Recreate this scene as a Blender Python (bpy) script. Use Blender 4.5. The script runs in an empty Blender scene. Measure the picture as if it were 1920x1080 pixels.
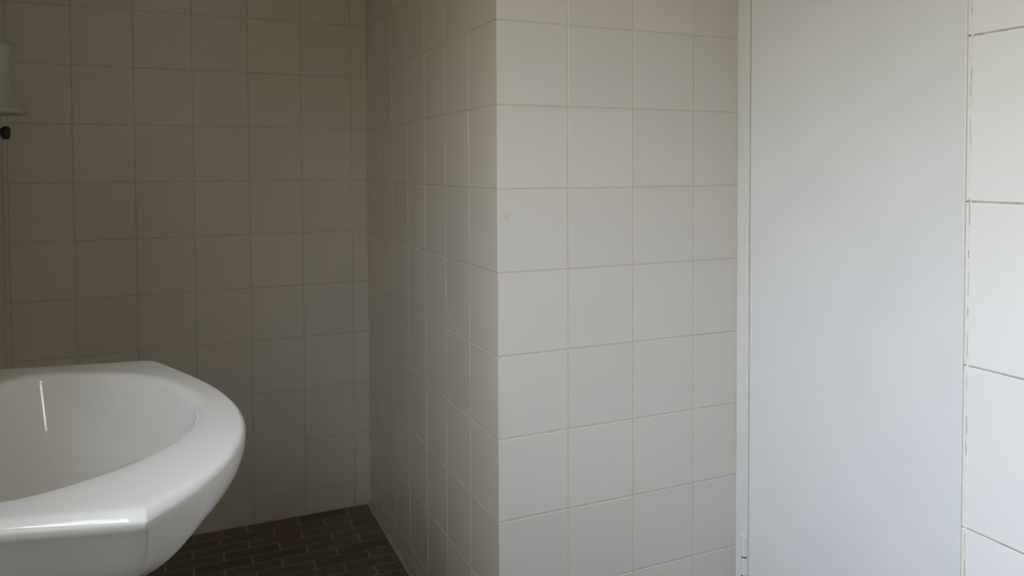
import bpy, bmesh, math, random
from mathutils import Vector, Matrix

random.seed(7)
S = 0.9                       # survey units -> metres
col = bpy.context.scene.collection

# ------------------------------------------------------------------ materials
def new_mat(name):
    m = bpy.data.materials.new(name)
    m.use_nodes = True
    nt = m.node_tree
    return m, nt, nt.nodes['Principled BSDF']

def glazed(name, base, var=0.04, rough=0.22, bump=0.0, bscale=9.0, stain=None, spec=0.5):
    """glazed ceramic tile: small shade change per tile, faint cloudiness, slightly wavy glaze"""
    m, nt, p = new_mat(name)
    geo = nt.nodes.new('ShaderNodeNewGeometry')
    tc = nt.nodes.new('ShaderNodeTexCoord')
    n1 = nt.nodes.new('ShaderNodeTexNoise'); n1.inputs['Scale'].default_value = 5.0; n1.inputs['Detail'].default_value = 1
    nt.links.new(tc.outputs['Object'], n1.inputs['Vector'])
    add = nt.nodes.new('ShaderNodeMath'); add.operation = 'ADD'
    nt.links.new(geo.outputs['Random Per Island'], add.inputs[0])
    nt.links.new(n1.outputs['Fac'], add.inputs[1])
    half = nt.nodes.new('ShaderNodeMath'); half.operation = 'MULTIPLY'; half.inputs[1].default_value = 0.5
    nt.links.new(add.outputs[0], half.inputs[0])
    r = nt.nodes.new('ShaderNodeValToRGB')
    r.color_ramp.elements[0].position = 0.15; r.color_ramp.elements[1].position = 0.85
    r.color_ramp.elements[0].color = [c * (1 - var) for c in base] + [1]
    r.color_ramp.elements[1].color = [min(1, c * (1 + var)) for c in base] + [1]
    nt.links.new(half.outputs[0], r.inputs['Fac'])
    out = r.outputs['Color']
    if stain:
        d = nt.nodes.new('ShaderNodeVectorMath'); d.operation = 'DISTANCE'
        d.inputs[1].default_value = stain
        nt.links.new(geo.outputs['Position'], d.inputs[0])
        sr = nt.nodes.new('ShaderNodeMapRange')
        sr.inputs['From Min'].default_value = 0.008; sr.inputs['From Max'].default_value = 0.002
        sr.inputs['To Max'].default_value = 0.4
        nt.links.new(d.outputs['Value'], sr.inputs['Value'])
        mx = nt.nodes.new('ShaderNodeMix'); mx.data_type = 'RGBA'
        mx.inputs['B'].default_value = (0.55, 0.36, 0.16, 1)
        nt.links.new(sr.outputs['Result'], mx.inputs['Factor'])
        nt.links.new(out, mx.inputs['A'])
        out = mx.outputs['Result']
    nt.links.new(out, p.inputs['Base Color'])
    p.inputs['Roughness'].default_value = rough
    p.inputs['Specular IOR Level'].default_value = spec
    if not bump: return m
    n2 = nt.nodes.new('ShaderNodeTexNoise'); n2.inputs['Scale'].default_value = bscale; n2.inputs['Detail'].default_value = 2
    nt.links.new(tc.outputs['Object'], n2.inputs['Vector'])
    b = nt.nodes.new('ShaderNodeBump'); b.inputs['Strength'].default_value = bump; b.inputs['Distance'].default_value = 0.02
    nt.links.new(n2.outputs['Fac'], b.inputs['Height'])
    nt.links.new(b.outputs['Normal'], p.inputs['Normal'])
    return m

def rough_mat(name, c0, c1, scale=40.0, rough=0.8, bump=0.0, metal=0.0, dist=0.004):
    m, nt, p = new_mat(name)
    tc = nt.nodes.new('ShaderNodeTexCoord')
    n = nt.nodes.new('ShaderNodeTexNoise'); n.inputs['Scale'].default_value = scale; n.inputs['Detail'].default_value = 2
    nt.links.new(tc.outputs['Object'], n.inputs['Vector'])
    r = nt.nodes.new('ShaderNodeValToRGB')
    r.color_ramp.elements[0].position = 0.3; r.color_ramp.elements[1].position = 0.7
    r.color_ramp.elements[0].color = (*c0, 1); r.color_ramp.elements[1].color = (*c1, 1)
    nt.links.new(n.outputs['Fac'], r.inputs['Fac'])
    nt.links.new(r.outputs['Color'], p.inputs['Base Color'])
    p.inputs['Roughness'].default_value = rough
    p.inputs['Metallic'].default_value = metal
    if not bump: return m
    b = nt.nodes.new('ShaderNodeBump'); b.inputs['Strength'].default_value = bump; b.inputs['Distance'].default_value = dist
    nt.links.new(n.outputs['Fac'], b.inputs['Height'])
    nt.links.new(b.outputs['Normal'], p.inputs['Normal'])
    return m

CREAM = (0.68, 0.63, 0.545)
M_tile = glazed('cream_glazed_tile', CREAM, 0.035, 0.3)
M_tile_pier = glazed('cream_glazed_tile_marked', (0.66, 0.63, 0.59), 0.03, 0.3, stain=(.6537, 1.514, 1.098))
M_grout = rough_mat('cream_grout', (0.54, 0.495, 0.40), (0.61, 0.565, 0.47), 60)
M_grout_p = rough_mat('pale_grout', (0.56, 0.52, 0.43), (0.63, 0.59, 0.50), 60)
M_mortar = rough_mat('floor_edge_mortar', (0.36, 0.32, 0.24), (0.46, 0.42, 0.33), 60)
M_tile_w = glazed('white_glazed_tile', (0.92, 0.925, 0.935), 0.015, 0.2)
M_grout_w = rough_mat('white_grout', (0.42, 0.40, 0.37), (0.6, 0.58, 0.53), 60)
M_caulk = rough_mat('cream_filler', (0.84, 0.83, 0.77), (0.91, 0.90, 0.86), 70, 0.6, 0.3)
M_crack_gap_shade = rough_mat('dark_crack_gap_shade', (0.16, 0.14, 0.11), (0.30, 0.27, 0.22), 90)  # filler cracks; also paints the shade behind the door leaf
M_door = rough_mat('white_door_paint', (0.79, 0.805, 0.83), (0.82, 0.835, 0.86), 5, 0.45, 0.03)
M_frame = rough_mat('white_frame_paint', (0.76, 0.77, 0.75), (0.80, 0.81, 0.79), 30, 0.4, 0.06)
M_rust = rough_mat('rust', (0.10, 0.03, 0.02), (0.22, 0.09, 0.06), 120, 0.9)
M_ceil = rough_mat('ceiling_plaster', (0.74, 0.71, 0.64), (0.77, 0.74, 0.67), 20, 0.9)
M_chrome = rough_mat('chrome', (0.5, 0.5, 0.5), (0.6, 0.6, 0.6), 10, 0.12, 0.0, 1.0)
M_dark = rough_mat('dark_rubber', (0.012, 0.012, 0.012), (0.02, 0.02, 0.02), 30, 0.5)
M_tile_l = glazed('cream_matt_tile', CREAM, 0.035, 0.6, spec=0.15)
M_bounce_cut = glazed('bounce_cut_brown_tile', (0.28, 0.25, 0.21), 0.05, 0.4)  # unseen rear wall, made dark to cut bounce light on the basin side
M_ceramic = glazed('white_sanitary_ceramic', (0.755, 0.745, 0.72), 0.012, 0.055, 0.015, 6.0, spec=0.22)
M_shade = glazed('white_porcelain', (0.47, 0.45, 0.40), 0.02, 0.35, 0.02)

# floor bricks: dark brown with reddish and olive pieces
def floor_mat():
    m, nt, p = new_mat('brown_brick_floor_tile')
    geo = nt.nodes.new('ShaderNodeNewGeometry'); tc = nt.nodes.new('ShaderNodeTexCoord')
    r = nt.nodes.new('ShaderNodeValToRGB')
    e = r.color_ramp.elements
    e[0].position = 0.0; e[0].color = (0.082, 0.065, 0.049, 1)
    e[1].position = 1.0; e[1].color = (0.157, 0.107, 0.084, 1)
    x = e.new(0.35); x.color = (0.116, 0.1, 0.079, 1)
    x = e.new(0.7); x.color = (0.134, 0.094, 0.073, 1)
    nt.links.new(geo.outputs['Random Per Island'], r.inputs['Fac'])
    n = nt.nodes.new('ShaderNodeTexNoise'); n.inputs['Scale'].default_value = 60; n.inputs['Detail'].default_value = 6
    nt.links.new(tc.outputs['Object'], n.inputs['Vector'])
    mr = nt.nodes.new('ShaderNodeMapRange'); mr.inputs['To Min'].default_value = 0.55; mr.inputs['To Max'].default_value = 1.4
    nt.links.new(n.outputs['Fac'], mr.inputs['Value'])
    mx = nt.nodes.new('ShaderNodeVectorMath'); mx.operation = 'SCALE'
    nt.links.new(r.outputs['Color'], mx.inputs[0]); nt.links.new(mr.outputs['Result'], mx.inputs['Scale'])
    nt.links.new(mx.outputs['Vector'], p.inputs['Base Color'])
    p.inputs['Roughness'].default_value = 0.45
    b = nt.nodes.new('ShaderNodeBump'); b.inputs['Strength'].default_value = 0.25; b.inputs['Distance'].default_value = 0.004
    nt.links.new(n.outputs['Fac'], b.inputs['Height']); nt.links.new(b.outputs['Normal'], p.inputs['Normal'])
    return m
M_floor = floor_mat()
M_floor_grout = rough_mat('floor_grout', (0.27, 0.235, 0.18), (0.36, 0.315, 0.25), 80)

# ------------------------------------------------------------------ mesh helpers
def build(name, bm, mats, parent=None, smooth=False, loc=(0, 0, 0), recalc=True):
    """bm is in survey units about loc; links ONE mesh object in metres"""
    if recalc:
        bmesh.ops.recalc_face_normals(bm, faces=bm.faces)
    bmesh.ops.scale(bm, vec=(S, S, S), verts=bm.verts)
    me = bpy.data.meshes.new(name)
    bm.to_mesh(me); bm.free()
    for m in (mats if isinstance(mats, (list, tuple)) else [mats]):
        me.materials.append(m)
    if smooth:
        for f in me.polygons: f.use_smooth = True
    o = bpy.data.objects.new(name, me); col.objects.link(o)
    o.location = Vector(loc) * S
    if parent: o.parent = parent
    return o

def structure(o):
    o['kind'] = 'structure'; return o

def tag(o, label, cat, group=None):
    o['label'] = label; o['category'] = cat
    if group: o['group'] = group
    return o

def box(bm, x0, x1, y0, y1, z0, z1, mi=0, bev=0.0, seg=2):
    vs = [bm.verts.new((x, y, z)) for x in (x0, x1) for y in (y0, y1) for z in (z0, z1)]
    F = [(0, 1, 3, 2), (4, 6, 7, 5), (0, 4, 5, 1), (2, 3, 7, 6), (0, 2, 6, 4), (1, 5, 7, 3)]
    fs = [bm.faces.new([vs[i] for i in f]) for f in F]
    for f in fs: f.material_index = mi
    bmesh.ops.recalc_face_normals(bm, faces=fs)
    if bev:
        es = list({e for f in fs for e in f.edges})
        r = bmesh.ops.bevel(bm, geom=es, offset=bev, segments=seg, affect='EDGES', profile=0.5)
        for f in r['faces']: f.material_index = mi

def tiled_wall(name, origin, uax, vax, nax, U, V, ulines, vlines, mats, thick=0.08, grout=0.0032, holes=(), tilt=0.0016, ext=(0.06, 0.06)):
    """wall slab (grout face just behind the tile faces) with every tile a raised, edge-rounded plate.
    ulines / vlines: joint positions between 0..U and 0..V"""
    o = Vector(origin); u = Vector(uax); v = Vector(vax); n = Vector(nax)
    bm = bmesh.new()
    def P(a, b, c): return bm.verts.new(o + u * a + v * b + n * c)
    us = [0.0] + [a for a in ulines if 0 < a < U] + [U]
    vs = [0.0] + [a for a in vlines if 0 < a < V] + [V]
    # the slab, cut round holes
    ue = sorted(set([-ext[0], U + ext[1]] + [h[0] for h in holes] + [h[1] for h in holes]))
    ve = sorted(set([0.0, V] + [h[2] for h in holes] + [h[3] for h in holes]))
    dg = -0.0009
    def inhole(a, b): return any(h[0] < a < h[1] and h[2] < b < h[3] for h in holes)
    for i in range(len(ue) - 1):
        for j in range(len(ve) - 1):
            if inhole((ue[i] + ue[i+1]) / 2, (ve[j] + ve[j+1]) / 2): continue
            a0, a1, b0, b1 = ue[i], ue[i+1], ve[j], ve[j+1]
            q = [P(a, b, c) for c in (dg, -thick) for (a, b) in ((a0, b0), (a1, b0), (a1, b1), (a0, b1))]
            fs = [bm.faces.new(q[:4]), bm.faces.new(q[7:3:-1])]
            for k in range(4):
                fs.append(bm.faces.new([q[k], q[k+4], q[(k+1) % 4 + 4], q[(k+1) % 4]]))
            for f in fs: f.material_index = 1
    g = grout / 2
    rings = [(0.0, -0.0016), (0.0003, -0.0006), (0.0009, -0.00015), (0.002, 0.0)]
    cells = []
    for i in range(len(us) - 1):
        for j in range(len(vs) - 1):
            a0, a1, b0, b1 = us[i] + (g if i else 0), us[i+1] - (g if i < len(us) - 2 else 0), vs[j] + g, vs[j+1] - g
            parts = [(a0, a1, b0, b1)]
            for h in holes:
                nxt = []
                for (p0, p1, q0, q1) in parts:
                    if p1 <= h[0] or p0 >= h[1] or q1 <= h[2] or q0 >= h[3]:
                        nxt.append((p0, p1, q0, q1)); continue
                    if p0 < h[0]: nxt.append((p0, h[0], q0, q1))
                    if p1 > h[1]: nxt.append((h[1], p1, q0, q1))
                    m0, m1 = max(p0, h[0]), min(p1, h[1])
                    if q0 < h[2]: nxt.append((m0, m1, q0, h[2]))
                    if q1 > h[3]: nxt.append((m0, m1, h[3], q1))
                parts = nxt
            cells += parts
    for (a0, a1, b0, b1) in cells:
        if a1 - a0 < 0.006 or b1 - b0 < 0.006: continue
        j = [random.uniform(-.0006, .0006) for _ in range(4)]
        a0 += j[0]; b0 += j[2]; a1 += j[1]; b1 += j[3]
        tu, tv, off = random.uniform(-tilt, tilt), random.uniform(-tilt, tilt), random.uniform(-.0002, .0002)
        ca, cb = (a0 + a1) / 2, (b0 + b1) / 2
        prev = None
        for (ins, dep) in rings:
            ring = []
            for (a, b) in ((a0 + ins, b0 + ins), (a1 - ins, b0 + ins), (a1 - ins, b1 - ins), (a0 + ins, b1 - ins)):
                ring.append(P(a, b, dep + off + tu * (a - ca) + tv * (b - cb)))
            if prev:
                for k in range(4):
                    bm.faces.new([prev[k], prev[(k+1) % 4], ring[(k+1) % 4], ring[k]])
            prev = ring
        bm.faces.new(prev)
    # orient normals outward along n for the tiles
    bm.normal_update()
    for f in bm.faces:
        if f.material_index == 0 and f.normal.dot(n) < 0: f.normal_flip()
    return structure(build(name, bm, mats, recalc=False))

# ------------------------------------------------------------------ survey of the room (units; camera at 0,0,EYE)
EYE = 1.335
XL, XC, XR = -0.516, 0.7017, 1.4172        # left wall, alcove side wall, right wall
YP, YB, YR = 1.6822, 3.0110, -1.25         # pier face, back wall, rear wall
H = 2.55
TW, TH = 0.1895, 0.2
ZP = EYE - 0.0494                          # a joint on the pier
ZB = EYE - 0.0414                          # a joint on the back wall
ZR = EYE - 0.0683                          # a joint on the right wall
def rows(z, h): return [z + h * k for k in range(-12, 12)]

tiled_wall('wall_back', (XC, YB, 0), (-1, 0, 0), (0, 0, 1), (0, -1, 0), XC - XL, H,
           [0.0614 + 0.1905 * k for k in range(8)], rows(ZB, TH), [M_tile, M_grout])
tiled_wall('wall_alcove', (XC, YP, 0), (0, 1, 0), (0, 0, 1), (-1, 0, 0), YB - YP, H,
           [0.1902 * k for k in range(1, 7)], rows(ZP, TH), [M_tile, M_grout], thick=0.05, tilt=0.003, ext=(-0.005, 0.06))
tiled_wall('wall_front', (XC, YP, 0), (1, 0, 0), (0, 0, 1), (0, -1, 0), XR - XC, H,
           [0.1891 * k for k in range(1, 5)], rows(ZP, TH), [M_tile_pier, M_grout_p], thick=0.05, ext=(-0.005, 0.0))
tiled_wall('wall_right', (XR, 1.0095, 0), (0, -1, 0), (0, 0, 1), (-1, 0, 0), 1.0095 - YR, H,
           [0.26 * k for k in range(1, 12)], rows(ZR, 0.3215), [M_tile_w, M_grout_w], grout=0.0028, ext=(-0.0005, 0.06))
# left wall with the window opening
WY0, WY1, WZ0, WZ1 = -0.20, 0.70, 1.50, 2.35
tiled_wall('wall_left', (XL, YR, 0), (0, 1, 0), (0, 0, 1), (1, 0, 0), YB - YR, H,
           [0.1 + 0.1905 * k for k in range(26)], rows(ZB, TH), [M_tile_l, M_grout], thick=0.15,
           holes=[(WY0 - YR, WY1 - YR, WZ0, WZ1)])
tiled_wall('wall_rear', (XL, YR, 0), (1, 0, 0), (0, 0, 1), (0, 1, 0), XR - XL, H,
           [0.1905 * k for k in range(1, 12)], rows(ZB, TH), [M_bounce_cut, M_grout])

# grouted outer corner where the two tiled faces of the pier meet
bm = bmesh.new(); box(bm, XC + .0007, XC + .012, YP + .0007, YP + .012, 0, H, 0, .0012)
structure(build('trim_6', bm, M_grout))
# ceiling
bm = bmesh.new(); box(bm, XL - .12, XR + .12, YR - .1, YB + .1, H, H + .08)
structure(build('ceiling', bm, M_ceil))

# floor: running-bond bricks, courses parallel to the back wall
bm = bmesh.new()
box(bm, XL - .12, XR + .12, YR - .1, YB + .1, -0.08, -0.0015, 1)
BL, BH, g = 0.1845, 0.0602, 0.0028
y = YB; k = 0
while y > YR:
    x = 0.598 - (0 if k % 2 == 0 else BL / 2) - 12 * BL
    sh = random.uniform(-.004, .004)
    while x < XR:
        a0, a1 = max(x + g + sh, XL), min(x + BL - g + sh, XR)
        b0, b1 = max(y - BH + g, YR), y - g
        inside = not (a0 > XC and b0 > YP)
        if a0 < XC < a1 and b0 > YP: a1 = XC
        if a1 - a0 > .008 and b1 - b0 > .008 and inside:
            prev = None
            dz = random.uniform(-.0006, .0006)
            for ins, z in ((0, -0.0025), (0.0006, -0.0006), (0.002, 0.0)):
                ring = [bm.verts.new((a, b, z + dz)) for a, b in ((a0+ins, b0+ins), (a1-ins, b0+ins), (a1-ins, b1-ins), (a0+ins, b1-ins))]
                if prev:
                    for q in range(4): bm.faces.new([prev[q], prev[(q+1) % 4], ring[(q+1) % 4], ring[q]])
                prev = ring
            bm.faces.new(prev)
        x += BL
    y -= BH; k += 1
structure(build('floor', bm, [M_floor, M_floor_grout], recalc=False))

# mortar bead where the wall tiles meet the floor in the alcove
bm = bmesh.new()
def bead(bm, p, q, inward, r=0.012):
    p, q, inw = Vector(p), Vector(q), Vector(inward)
    prof = [(0.0, 0.0), (r, 0.0), (r * .55, r * .22), (r * .22, r * .55), (0.0, r)]
    ra = [bm.verts.new(p + inw * a + Vector((0, 0, b))) for a, b in prof]
    rb = [bm.verts.new(q + inw * a + Vector((0, 0, b))) for a, b in prof]
    for i in range(len(prof)):
        j = (i + 1) % len(prof); bm.faces.new([ra[i], ra[j], rb[j], rb[i]])
    bm.faces.new(ra); bm.faces.new(rb[::-1])
bead(bm, (XC, YP, 0), (XC, YB, 0), (-1, 0, 0), 0.014)
structure(build('trim_1', bm, M_mortar))

# ------------------------------------------------------------------ door in the right wall
DY0, DY1 = 1.0200, 1.6320                  # leaf: lock side, hinge side
DT = 2.30
bm = bmesh.new()
box(bm, XR - 0.001, XR + 0.038, DY0 + .001, DY1, 0.008, DT, 0, 0.002)
door = structure(build('door_1', bm, M_door))
# steel frame: hinge stile, head and the wall closing the opening above
bm = bmesh.new()
box(bm, XR - 0.004, XR + 0.06, DY1 + 0.0035, YP - 0.0005, 0.0, H, 0, 0.002)
structure(build('trim_2', bm, M_frame))
bm = bmesh.new()
box(bm, XR - 0.003, XR + 0.06, DY0, DY1, DT + .004, H, 0, 0.002)
structure(build('trim_3', bm, M_frame))
# door rebate behind the leaf, coloured dark for the shade in the gap
bm = bmesh.new()
box(bm, XR + 0.045, XR + 0.09, 1.0, YP + .05, 0.0, H)
structure(build('wall_behind_door', bm, M_crack_gap_shade))
# hinge: three knuckles with rust in the joints
def hinge(zc):
    bm = bmesh.new()
    hx, hy = XR - 0.006, DY1 + 0.012
    def cyl(z0, z1, r, mi, n=16):
        b = [bm.verts.new((hx + r * math.cos(t), hy + r * math.sin(t), z0)) for t in [2 * math.pi * i / n for i in range(n)]]
        c = [bm.verts.new((v.co.x, v.co.y, z1)) for v in b]
        for i in range(n):
            f = bm.faces.new([b[i], b[(i+1) % n], c[(i+1) % n], c[i]]); f.material_index = mi
        f = bm.faces.new(c); f.material_index = mi
        f = bm.faces.new(b[::-1]); f.material_index = mi
    cyl(zc, zc + .055, .0075, 0)
    cyl(zc - .004, zc, .0078, 1)
    cyl(zc - .052, zc - .003, .0075, 0)
    cyl(zc - .056, zc - .052, .0078, 1)
    cyl(zc - .10, zc - .055, .0075, 0)
    cyl(zc + .055, zc + .060, .0050, 0)
    box(bm, XR - .0052, XR - .003, hy, hy + .022, zc - .10, zc + .055, 0, .0006)
    return build('hinge', bm, [M_frame, M_rust], door)
hinge(0.275); hinge(2.0)

# filler strip on the lock side, with its crack
bm = bmesh.new()
zs = sorted([0.0, H] + [z for z in rows(ZR, 0.3215) if 0 < z < H])
for a, b in zip(zs[:-1], zs[1:]):
    e = random.uniform(-.0006, .0006)
    box(bm, XR - 0.0026, XR + 0.05, 1.0120, 1.0185 + e, a + .0012, b - .0012, 0, 0.0016, 2)
structure(build('trim_4', bm, M_caulk))
bm = bmesh.new()
z = 0.35
box(bm, XR - 0.0006, XR + 0.02, 1.0085, 1.0128, 0, H, 1)
while z < H:
    l = random.uniform(.012, .055)
    w = random.uniform(.0003, .0008)
    yy = 1.0112 + random.uniform(-.0008, .0012)
    sk = random.uniform(-.001, .001)
    x0 = XR - 0.0012
    if z < .85 and random.random() < .5:
        z += l + .02; continue
    vs = [bm.verts.new((x0, yy - w/2, z)), bm.verts.new((x0, yy + w/2, z)), bm.verts.new((x0, yy + w/2 + sk, z + l)), bm.verts.new((x0, yy - w/2 + sk, z + l))]
    bm.faces.new(vs)
    z += l + random.uniform(.004, .05)
structure(build('trim_5', bm, [M_crack_gap_shade, M_caulk]))

# ------------------------------------------------------------------ washbasin on the left wall
RIM = 0.95
def catmull(pts, n):
    out = []
    for i in range(len(pts)):
        p0, p1, p2, p3 = (Vector(pts[(i + k - 1) % len(pts)]) for k in range(4))
        for s in range(n):
            t = s / n
            out.append(0.5 * ((2 * p1) + (p2 - p0) * t + (2 * p0 - 5 * p1 + 4 * p2 - p3) * t * t + (3 * p1 - p0 - 3 * p2 + p3) * t ** 3))
    return out
def resample(pts, n):
    L = [0.0]
    for i in range(len(pts)): L.append(L[-1] + (Vector(pts[(i + 1) % len(pts)]) - Vector(pts[i])).length)
    out = []; j = 0
    for k in range(n):
        d = L[-1] * k / n
        while L[j + 1] < d: j += 1
        t = (d - L[j]) / max(1e-9, L[j + 1] - L[j])
        out.append(Vector(pts[j]).lerp(Vector(pts[(j + 1) % len(pts)]), t))
    return out

BX = XL + 0.001
# plan of the outer edge, from the wall at the near side, round the front, to the wall at the far side
front = [(-.0325, .9505), (-.0300, .9530), (-.004, .984), (.030, 1.028), (.062, 1.085), (.084, 1.150), (.0955, 1.225), (.0955, 1.300), (.086, 1.375),
         (.066, 1.460), (.036, 1.545), (.002, 1.625), (-.030, 1.695), (-.042, 1.714), (-.056, 1.724)]
def open_catmull(pts, n):
    P = [Vector(pts[0]) * 2 - Vector(pts[1])] + [Vector(p) for p in pts] + [Vector(pts[-1]) * 2 - Vector(pts[-2])]
    out = []
    for i in range(1, len(P) - 2):
        p0, p1, p2, p3 = P[i-1], P[i], P[i+1], P[i+2]
        for s in range(n):
            t = s / n
            out.append(0.5 * ((2 * p1) + (p2 - p0) * t + (2 * p0 - 5 * p1 + 4 * p2 - p3) * t * t + (3 * p1 - p0 - 3 * p2 + p3) * t ** 3))
    out.append(P[-2]); return out
near = [Vector((-.0365, .9497)).lerp(Vector((BX, 1.062)), 1 - k / 24) for k in range(25)]
far = [Vector((-.066, 1.7265)).lerp(Vector((BX, 1.800)), k / 24) for k in range(25)]
outer = near + open_catmull(front, 6) + far
back = [Vector((BX, 1.800)).lerp(Vector((BX, 1.062)), k / 20) for k in range(1, 20)]
outer += back
N = len(outer)
CY = 1.40
inner_key = [(-.345, 1.46), (-.328, 1.56), (-.280, 1.660), (-.222, 1.675), (-.150, 1.648), (-.0745, 1.604), (-.030, 1.555), (.000, 1.495), (.025, 1.415), (.032, 1.335), (.016, 1.235), (-.035, 1.148),
             (-.1115, 1.085), (-.192, 1.058), (-.265, 1.080), (-.32, 1.16), (-.345, 1.30)]
inner_d = catmull(inner_key, 12)

def bowl_mesh():
    bm = bmesh.new()
    c = Vector((-.17, 1.37))
    # inner points matched to the outer ones by direction from the bowl centre
    def hit(ang):
        best = None
        d = Vector((math.cos(ang), math.sin(ang)))
        for i in range(len(inner_d)):
            p, q = inner_d[i] - c, inner_d[(i+1) % len(inner_d)] - c
            den = d.x * (q.y - p.y) - d.y * (q.x - p.x)
            if abs(den) < 1e-12: continue
            t = (p.x * (q.y - p.y) - p.y * (q.x - p.x)) / den
            s = (p.x * d.y - p.y * d.x) / den
            if t > 0 and -1e-6 <= s <= 1 + 1e-6: best = t if best is None else max(best, t)
        return c + d * best
    inner = [hit(math.atan2(p.y - c.y, p.x - c.x)) for p in outer]
    loops = []
    # underside to rim: D deep, front rolls under, sides stay upright for a while
    D = 0.182
    R = 0.011
    def under(d, wy=1.0, pw=2.2):
        sx = 1 - 0.88 * (1 - math.sqrt(max(0, 1 - max(0, d / D) ** pw)))
        sy = 1 - 1.35 * d * wy - (0.12 + .2 * wy) * max(0, (d - .07) / (D - .07)) ** 2.2
        return sx, sy
    ds = [D * math.sin(math.pi / 2 * k / 22) for k in range(22, 0, -1)]
    for d in ds:
        if d < R * 1.65: continue
        lp = []
        for p in outer:
            t = max(0.0, min(1.0, (.06 - p.x) / .09)); t = t * t * (3 - 2 * t)
            sx, sy = under(d - R * .9, .10 + .90 * t, 2.2 + 1.6 * t)
            lp.append((BX + (p.x - BX) * sx, CY + (p.y - CY) * sy, RIM - d))
        loops.append(lp)
    # rounded outer edge of the rim (softer along the near side)
    for k in range(1, 9):
        a = math.pi / 2 * k / 8
        lp = []
        for p in outer:
            n = (Vector((max(min(p.x, -.12), BX + .05), CY + (p.y - CY) * .12)) - p)
            wall = max(0.0, min(1.0, (p.x - BX) / .05))
            n.x *= wall
            n.normalize()
            soft = max(0.0, min(1.0, (1.10 - p.y) / .12)) * .9
            off = R * (1 + soft) * (1 - math.cos(a))
            lp.append((p.x + n.x * off, p.y + n.y * off, RIM - R * (1 + .6 * soft) * (1 - math.sin(a))))
        loops.append(lp)
    o2 = [Vector(q[:2]) for q in loops[-1]]
    lip0 = [q - (c - q).normalized() * 0.012 for q in inner]
    # flat rim, then the rolled inner lip
    for t in (0.15, 0.35, 0.6, 0.8):
        loops.append([(*(a.lerp(b, t)), RIM + 0.0004 * math.sin(math.pi * t)) for a, b in zip(o2, lip0)])
    r2 = 0.018
    for k in range(0, 7):
        a = math.pi / 2 * k / 6 * 0.9
        lp = []
        for q in inner:
            d = (c - q).normalized()
            w = q - d * (0.012 - r2 * math.sin(a))
            lp.append((w.x, w.y, RIM - r2 * (1 - math.cos(a)) * 1.1))
        loops.append(lp)
    last = loops[-1]
    zt = last[0][2]
    key = [(1.0, 0.0), (.965, -.022), (.92, -.050), (.87, -.078), (.81, -.104), (.71, -.126), (.57, -.139), (.40, -.1445), (.22, -.146), (.075, -.147)]
    for sx_, dz in open_catmull(key, 5)[1:]:
        loops.append([(c.x + (q[0] - c.x) * sx_ + .03 * (1 - sx_), c.y + (q[1] - c.y) * sx_, zt + dz) for q in last])
    vl = [[bm.verts.new(p) for p in lp] for lp in loops]
    for a, b in zip(vl[:-1], vl[1:]):
        for i in range(N):
            j = (i + 1) % N
            bm.faces.new([a[i], a[j], b[j], b[i]])
    bm.faces.new(vl[0][::-1]); bm.faces.new(vl[-1])
    return bm
basin = bpy.data.objects.new('washbasin', None); col.objects.link(basin)
basin.empty_display_size = .1
tag(basin, 'white ceramic washbasin with rounded front mounted on the left wall', 'washbasin')
bowl = build('basin', bowl_mesh(), M_ceramic, basin, True)
# drain ring at the bottom of the bowl
bm = bmesh.new()
dc = (-.17 + .03 * .925, 1.37)
prof = [(0.005, -.001), (0.016, -.002), (0.020, .0015), (0.026, .0025), (0.030, .0005), (0.030, -.006)]
n = 32
rr = [[bm.verts.new((dc[0] + r * math.cos(2*math.pi*i/n), dc[1] + r * math.sin(2*math.pi*i/n), RIM - .018 - .147 + .0035 + z)) for i in range(n)] for r, z in prof]
for a, b in zip(rr[:-1], rr[1:]):
    for i in range(n): bm.faces.new([a[i], a[(i+1) % n], b[(i+1) % n], b[i]])
bm.faces.new(rr[0])
build('drain', bm, M_chrome, basin, True)
# pedestal under the bowl
bm = bmesh.new()
n = 40; lv = []
for k in range(25):
    t = k / 24
    z = t * (RIM - .175)
    w = .125 + .035 * (1 - t) ** 3 + .03 * t ** 4
    rx = .150 + .02 * (1 - t) ** 3 + .03 * t ** 3
    lv.append([bm.verts.new((-.30 + rx * math.copysign(abs(math.cos(2*math.pi*i/n)) ** .8, math.cos(2*math.pi*i/n)), 1.40 + w * math.copysign(abs(math.sin(2*math.pi*i/n)) ** .8, math.sin(2*math.pi*i/n)), z)) for i in range(n)])
for a, b in zip(lv[:-1], lv[1:]):
    for i in range(n): bm.faces.new([a[i], a[(i+1) % n], b[(i+1) % n], b[i]])
bm.faces.new(lv[0][::-1]); bm.faces.new(lv[-1])
build('pedestal', bm, M_ceramic, basin, True)

# ------------------------------------------------------------------ white flared fixture and chrome fitting, left edge
FY = 2.50
def lathe(bm, prof, cx, cy, cz, axis='z', n=40, mi=0):
    rings = []
    for r, h in prof:
        ring = []
        for i in range(n):
            t = 2 * math.pi * i / n
            a, b = r * math.cos(t), r * math.sin(t)
            ring.append(bm.verts.new((cx + a, cy + b, cz + h) if axis == 'z' else (cx + h, cy + a, cz + b)))
        rings.append(ring)
    for a, b in zip(rings[:-1], rings[1:]):
        for i in range(n):
            f = bm.faces.new([a[i], a[(i+1) % n], b[(i+1) % n], b[i]]); f.material_index = mi
    f = bm.faces.new(rings[0][::-1]); f.material_index = mi
    f = bm.faces.new(rings[-1]); f.material_index = mi
fix = bpy.data.objects.new('wall_fixture', None); col.objects.link(fix)
tag(fix, 'white flared porcelain fixture high on the left wall beyond the washbasin', 'wall fixture')
bm = bmesh.new()
fx, fz = XL + 0.073, EYE + 0.165
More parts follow.
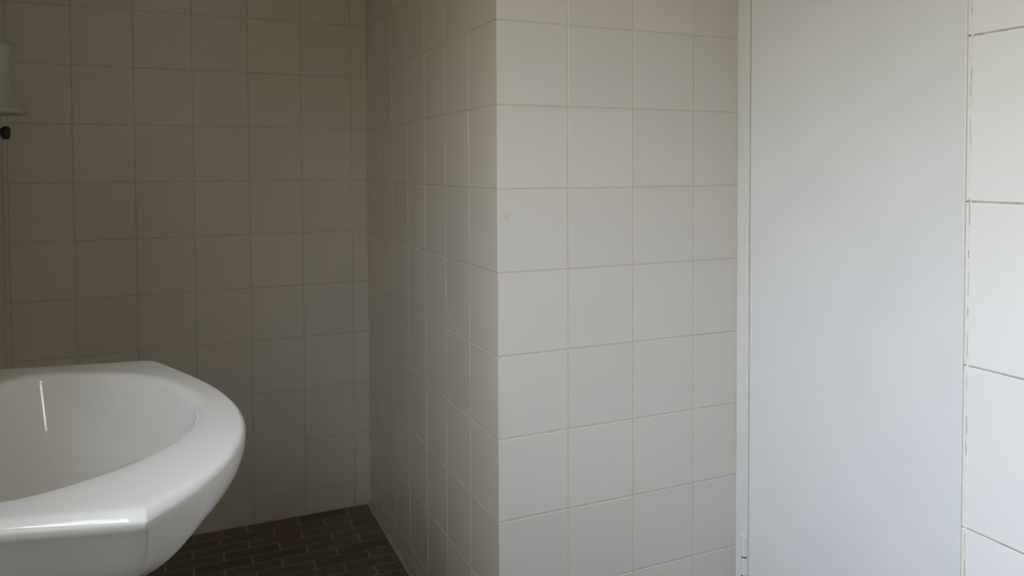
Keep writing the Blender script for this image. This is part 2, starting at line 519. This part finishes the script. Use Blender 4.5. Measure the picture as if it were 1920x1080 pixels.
prof = [(0.040, -.006), (0.074, -.010), (0.080, -.004), (0.076, .004), (0.064, .018), (0.053, .036), (0.046, .058), (0.042, .085), (0.041, .110), (0.044, .140), (0.050, .170), (0.052, .178), (0.046, .183), (0.020, .185)]
lathe(bm, prof, fx, FY, fz)
build('flared_body', bm, M_shade, fix, True)
bm = bmesh.new()
lathe(bm, [(0.030, XL - fx + fx), (0.034, XL + .004), (0.030, XL + .014), (0.022, XL + .022), (0.020, fx - .03)], 0, FY, fz + .11, 'x')
build('wall_mount', bm, M_shade, fix, True)

val = bpy.data.objects.new('wall_fitting', None); col.objects.link(val)
tag(val, 'small chrome and black fitting on the wall just below the white flared fixture', 'pipe fitting')
vz = EYE + 0.104
bm = bmesh.new()
lathe(bm, [(0.026, XL), (0.028, XL + .003), (0.020, XL + .012), (0.011, XL + .016), (0.011, XL + .070), (0.014, XL + .073), (0.014, XL + .090)], 0, FY, vz, 'x', 28)
build('stem', bm, M_chrome, val, True)
bm = bmesh.new()
lathe(bm, [(0.015, XL + .090), (0.018, XL + .092), (0.018, XL + .104), (0.014, XL + .107)], 0, FY, vz, 'x', 24)
build('knob', bm, M_dark, val, True)

# ------------------------------------------------------------------ window in the left wall beside the camera
bm = bmesh.new()
fx0, fx1 = XL - .140, XL - .112
fr = .024
box(bm, fx0, fx1, WY0, WY0 + fr, WZ0, WZ1, 0, .004); box(bm, fx0, fx1, WY1 - fr, WY1, WZ0, WZ1, 0, .004)
box(bm, fx0, fx1, WY0 + fr, WY1 - fr, WZ0, WZ0 + fr, 0, .004); box(bm, fx0, fx1, WY0 + fr, WY1 - fr, WZ1 - fr, WZ1, 0, .004)
ym = (WY0 + WY1) / 2
box(bm, fx0 + .004, fx1 - .004, ym - .016, ym + .016, WZ0 + fr, WZ1 - fr, 0, .003)
for k in range(1, 4):
    z = WZ0 + (WZ1 - WZ0) * k / 4
    box(bm, fx0 + .006, fx1 - .006, WY0 + fr, ym - .016, z - .009, z + .009, 0, .003)
    box(bm, fx0 + .006, fx1 - .006, ym + .016, WY1 - fr, z - .009, z + .009, 0, .003)
structure(build('window_1', bm, M_frame))

# ------------------------------------------------------------------ light: overcast sky, coming in through the window
SKY = 43.5
w = bpy.data.worlds.new('world'); bpy.context.scene.world = w; w.use_nodes = True
nt = w.node_tree
bg = nt.nodes['Background']
tc = nt.nodes.new('ShaderNodeTexCoord'); sep = nt.nodes.new('ShaderNodeSeparateXYZ')
nt.links.new(tc.outputs['Generated'], sep.inputs[0])
rp = nt.nodes.new('ShaderNodeValToRGB')            # by height: ground, dim skyline, bright sky above
e = rp.color_ramp.elements
e[0].position = 0.0; e[0].color = (0.10, 0.09, 0.06, 1)
e[1].position = 0.58; e[1].color = (0.86, 0.94, 1.06, 1)
x = e.new(0.18); x.color = (0.30, 0.30, 0.27, 1)
x = e.new(0.84); x.color = (0.36, 0.40, 0.45, 1)      # high sky dimmed on purpose, to keep the basin rim darker
nt.links.new(sep.outputs['Z'], rp.inputs['Fac'])
nt.links.new(rp.outputs['Color'], bg.inputs['Color'])
bg.inputs['Strength'].default_value = SKY
l = bpy.data.lights.new('window_portal', 'AREA'); l.shape = 'RECTANGLE'
l.size = (WZ1 - WZ0) * S; l.size_y = (WY1 - WY0) * S; l.cycles.is_portal = True
o = bpy.data.objects.new('window_portal', l); col.objects.link(o)
o.location = Vector((XL - .155, (WY0 + WY1) / 2, (WZ0 + WZ1) / 2)) * S
o.rotation_euler = (0, -math.pi / 2, 0)

# ------------------------------------------------------------------ camera
F_PX, Y0, PITCH, ROLL, YAW = 1444.34, 359.83, -0.030374, -0.004397, 0.414404
f = Vector((math.sin(YAW) * math.cos(PITCH), math.cos(YAW) * math.cos(PITCH), math.sin(PITCH)))
r = Vector((math.cos(YAW), -math.sin(YAW), 0)); u = r.cross(f)
r2 = r * math.cos(ROLL) + u * math.sin(ROLL); u2 = -r * math.sin(ROLL) + u * math.cos(ROLL)
cd = bpy.data.cameras.new('camera'); cam = bpy.data.objects.new('camera', cd); col.objects.link(cam)
cd.sensor_fit = 'HORIZONTAL'; cd.sensor_width = 36.0; cd.lens = F_PX / 1920 * 36.0
cd.shift_y = -(540 - Y0) / 1920
cd.clip_start = 0.02
cam.matrix_world = Matrix(((r2.x, u2.x, -f.x, 0), (r2.y, u2.y, -f.y, 0), (r2.z, u2.z, -f.z, EYE * S), (0, 0, 0, 1)))
sc = bpy.context.scene
sc.camera = cam
sc.view_settings.view_transform = 'Standard'
sc.view_settings.look = 'None'
sc.view_settings.exposure = 0.0
sc.cycles.use_denoising = True
sc.cycles.max_bounces = 7; sc.cycles.diffuse_bounces = 6; sc.cycles.glossy_bounces = 3
sc.cycles.use_adaptive_sampling = True; sc.cycles.adaptive_threshold = 0.12; sc.cycles.use_light_tree = False
sc.cycles.caustics_reflective = False
sc.cycles.sample_clamp_indirect = 4.0
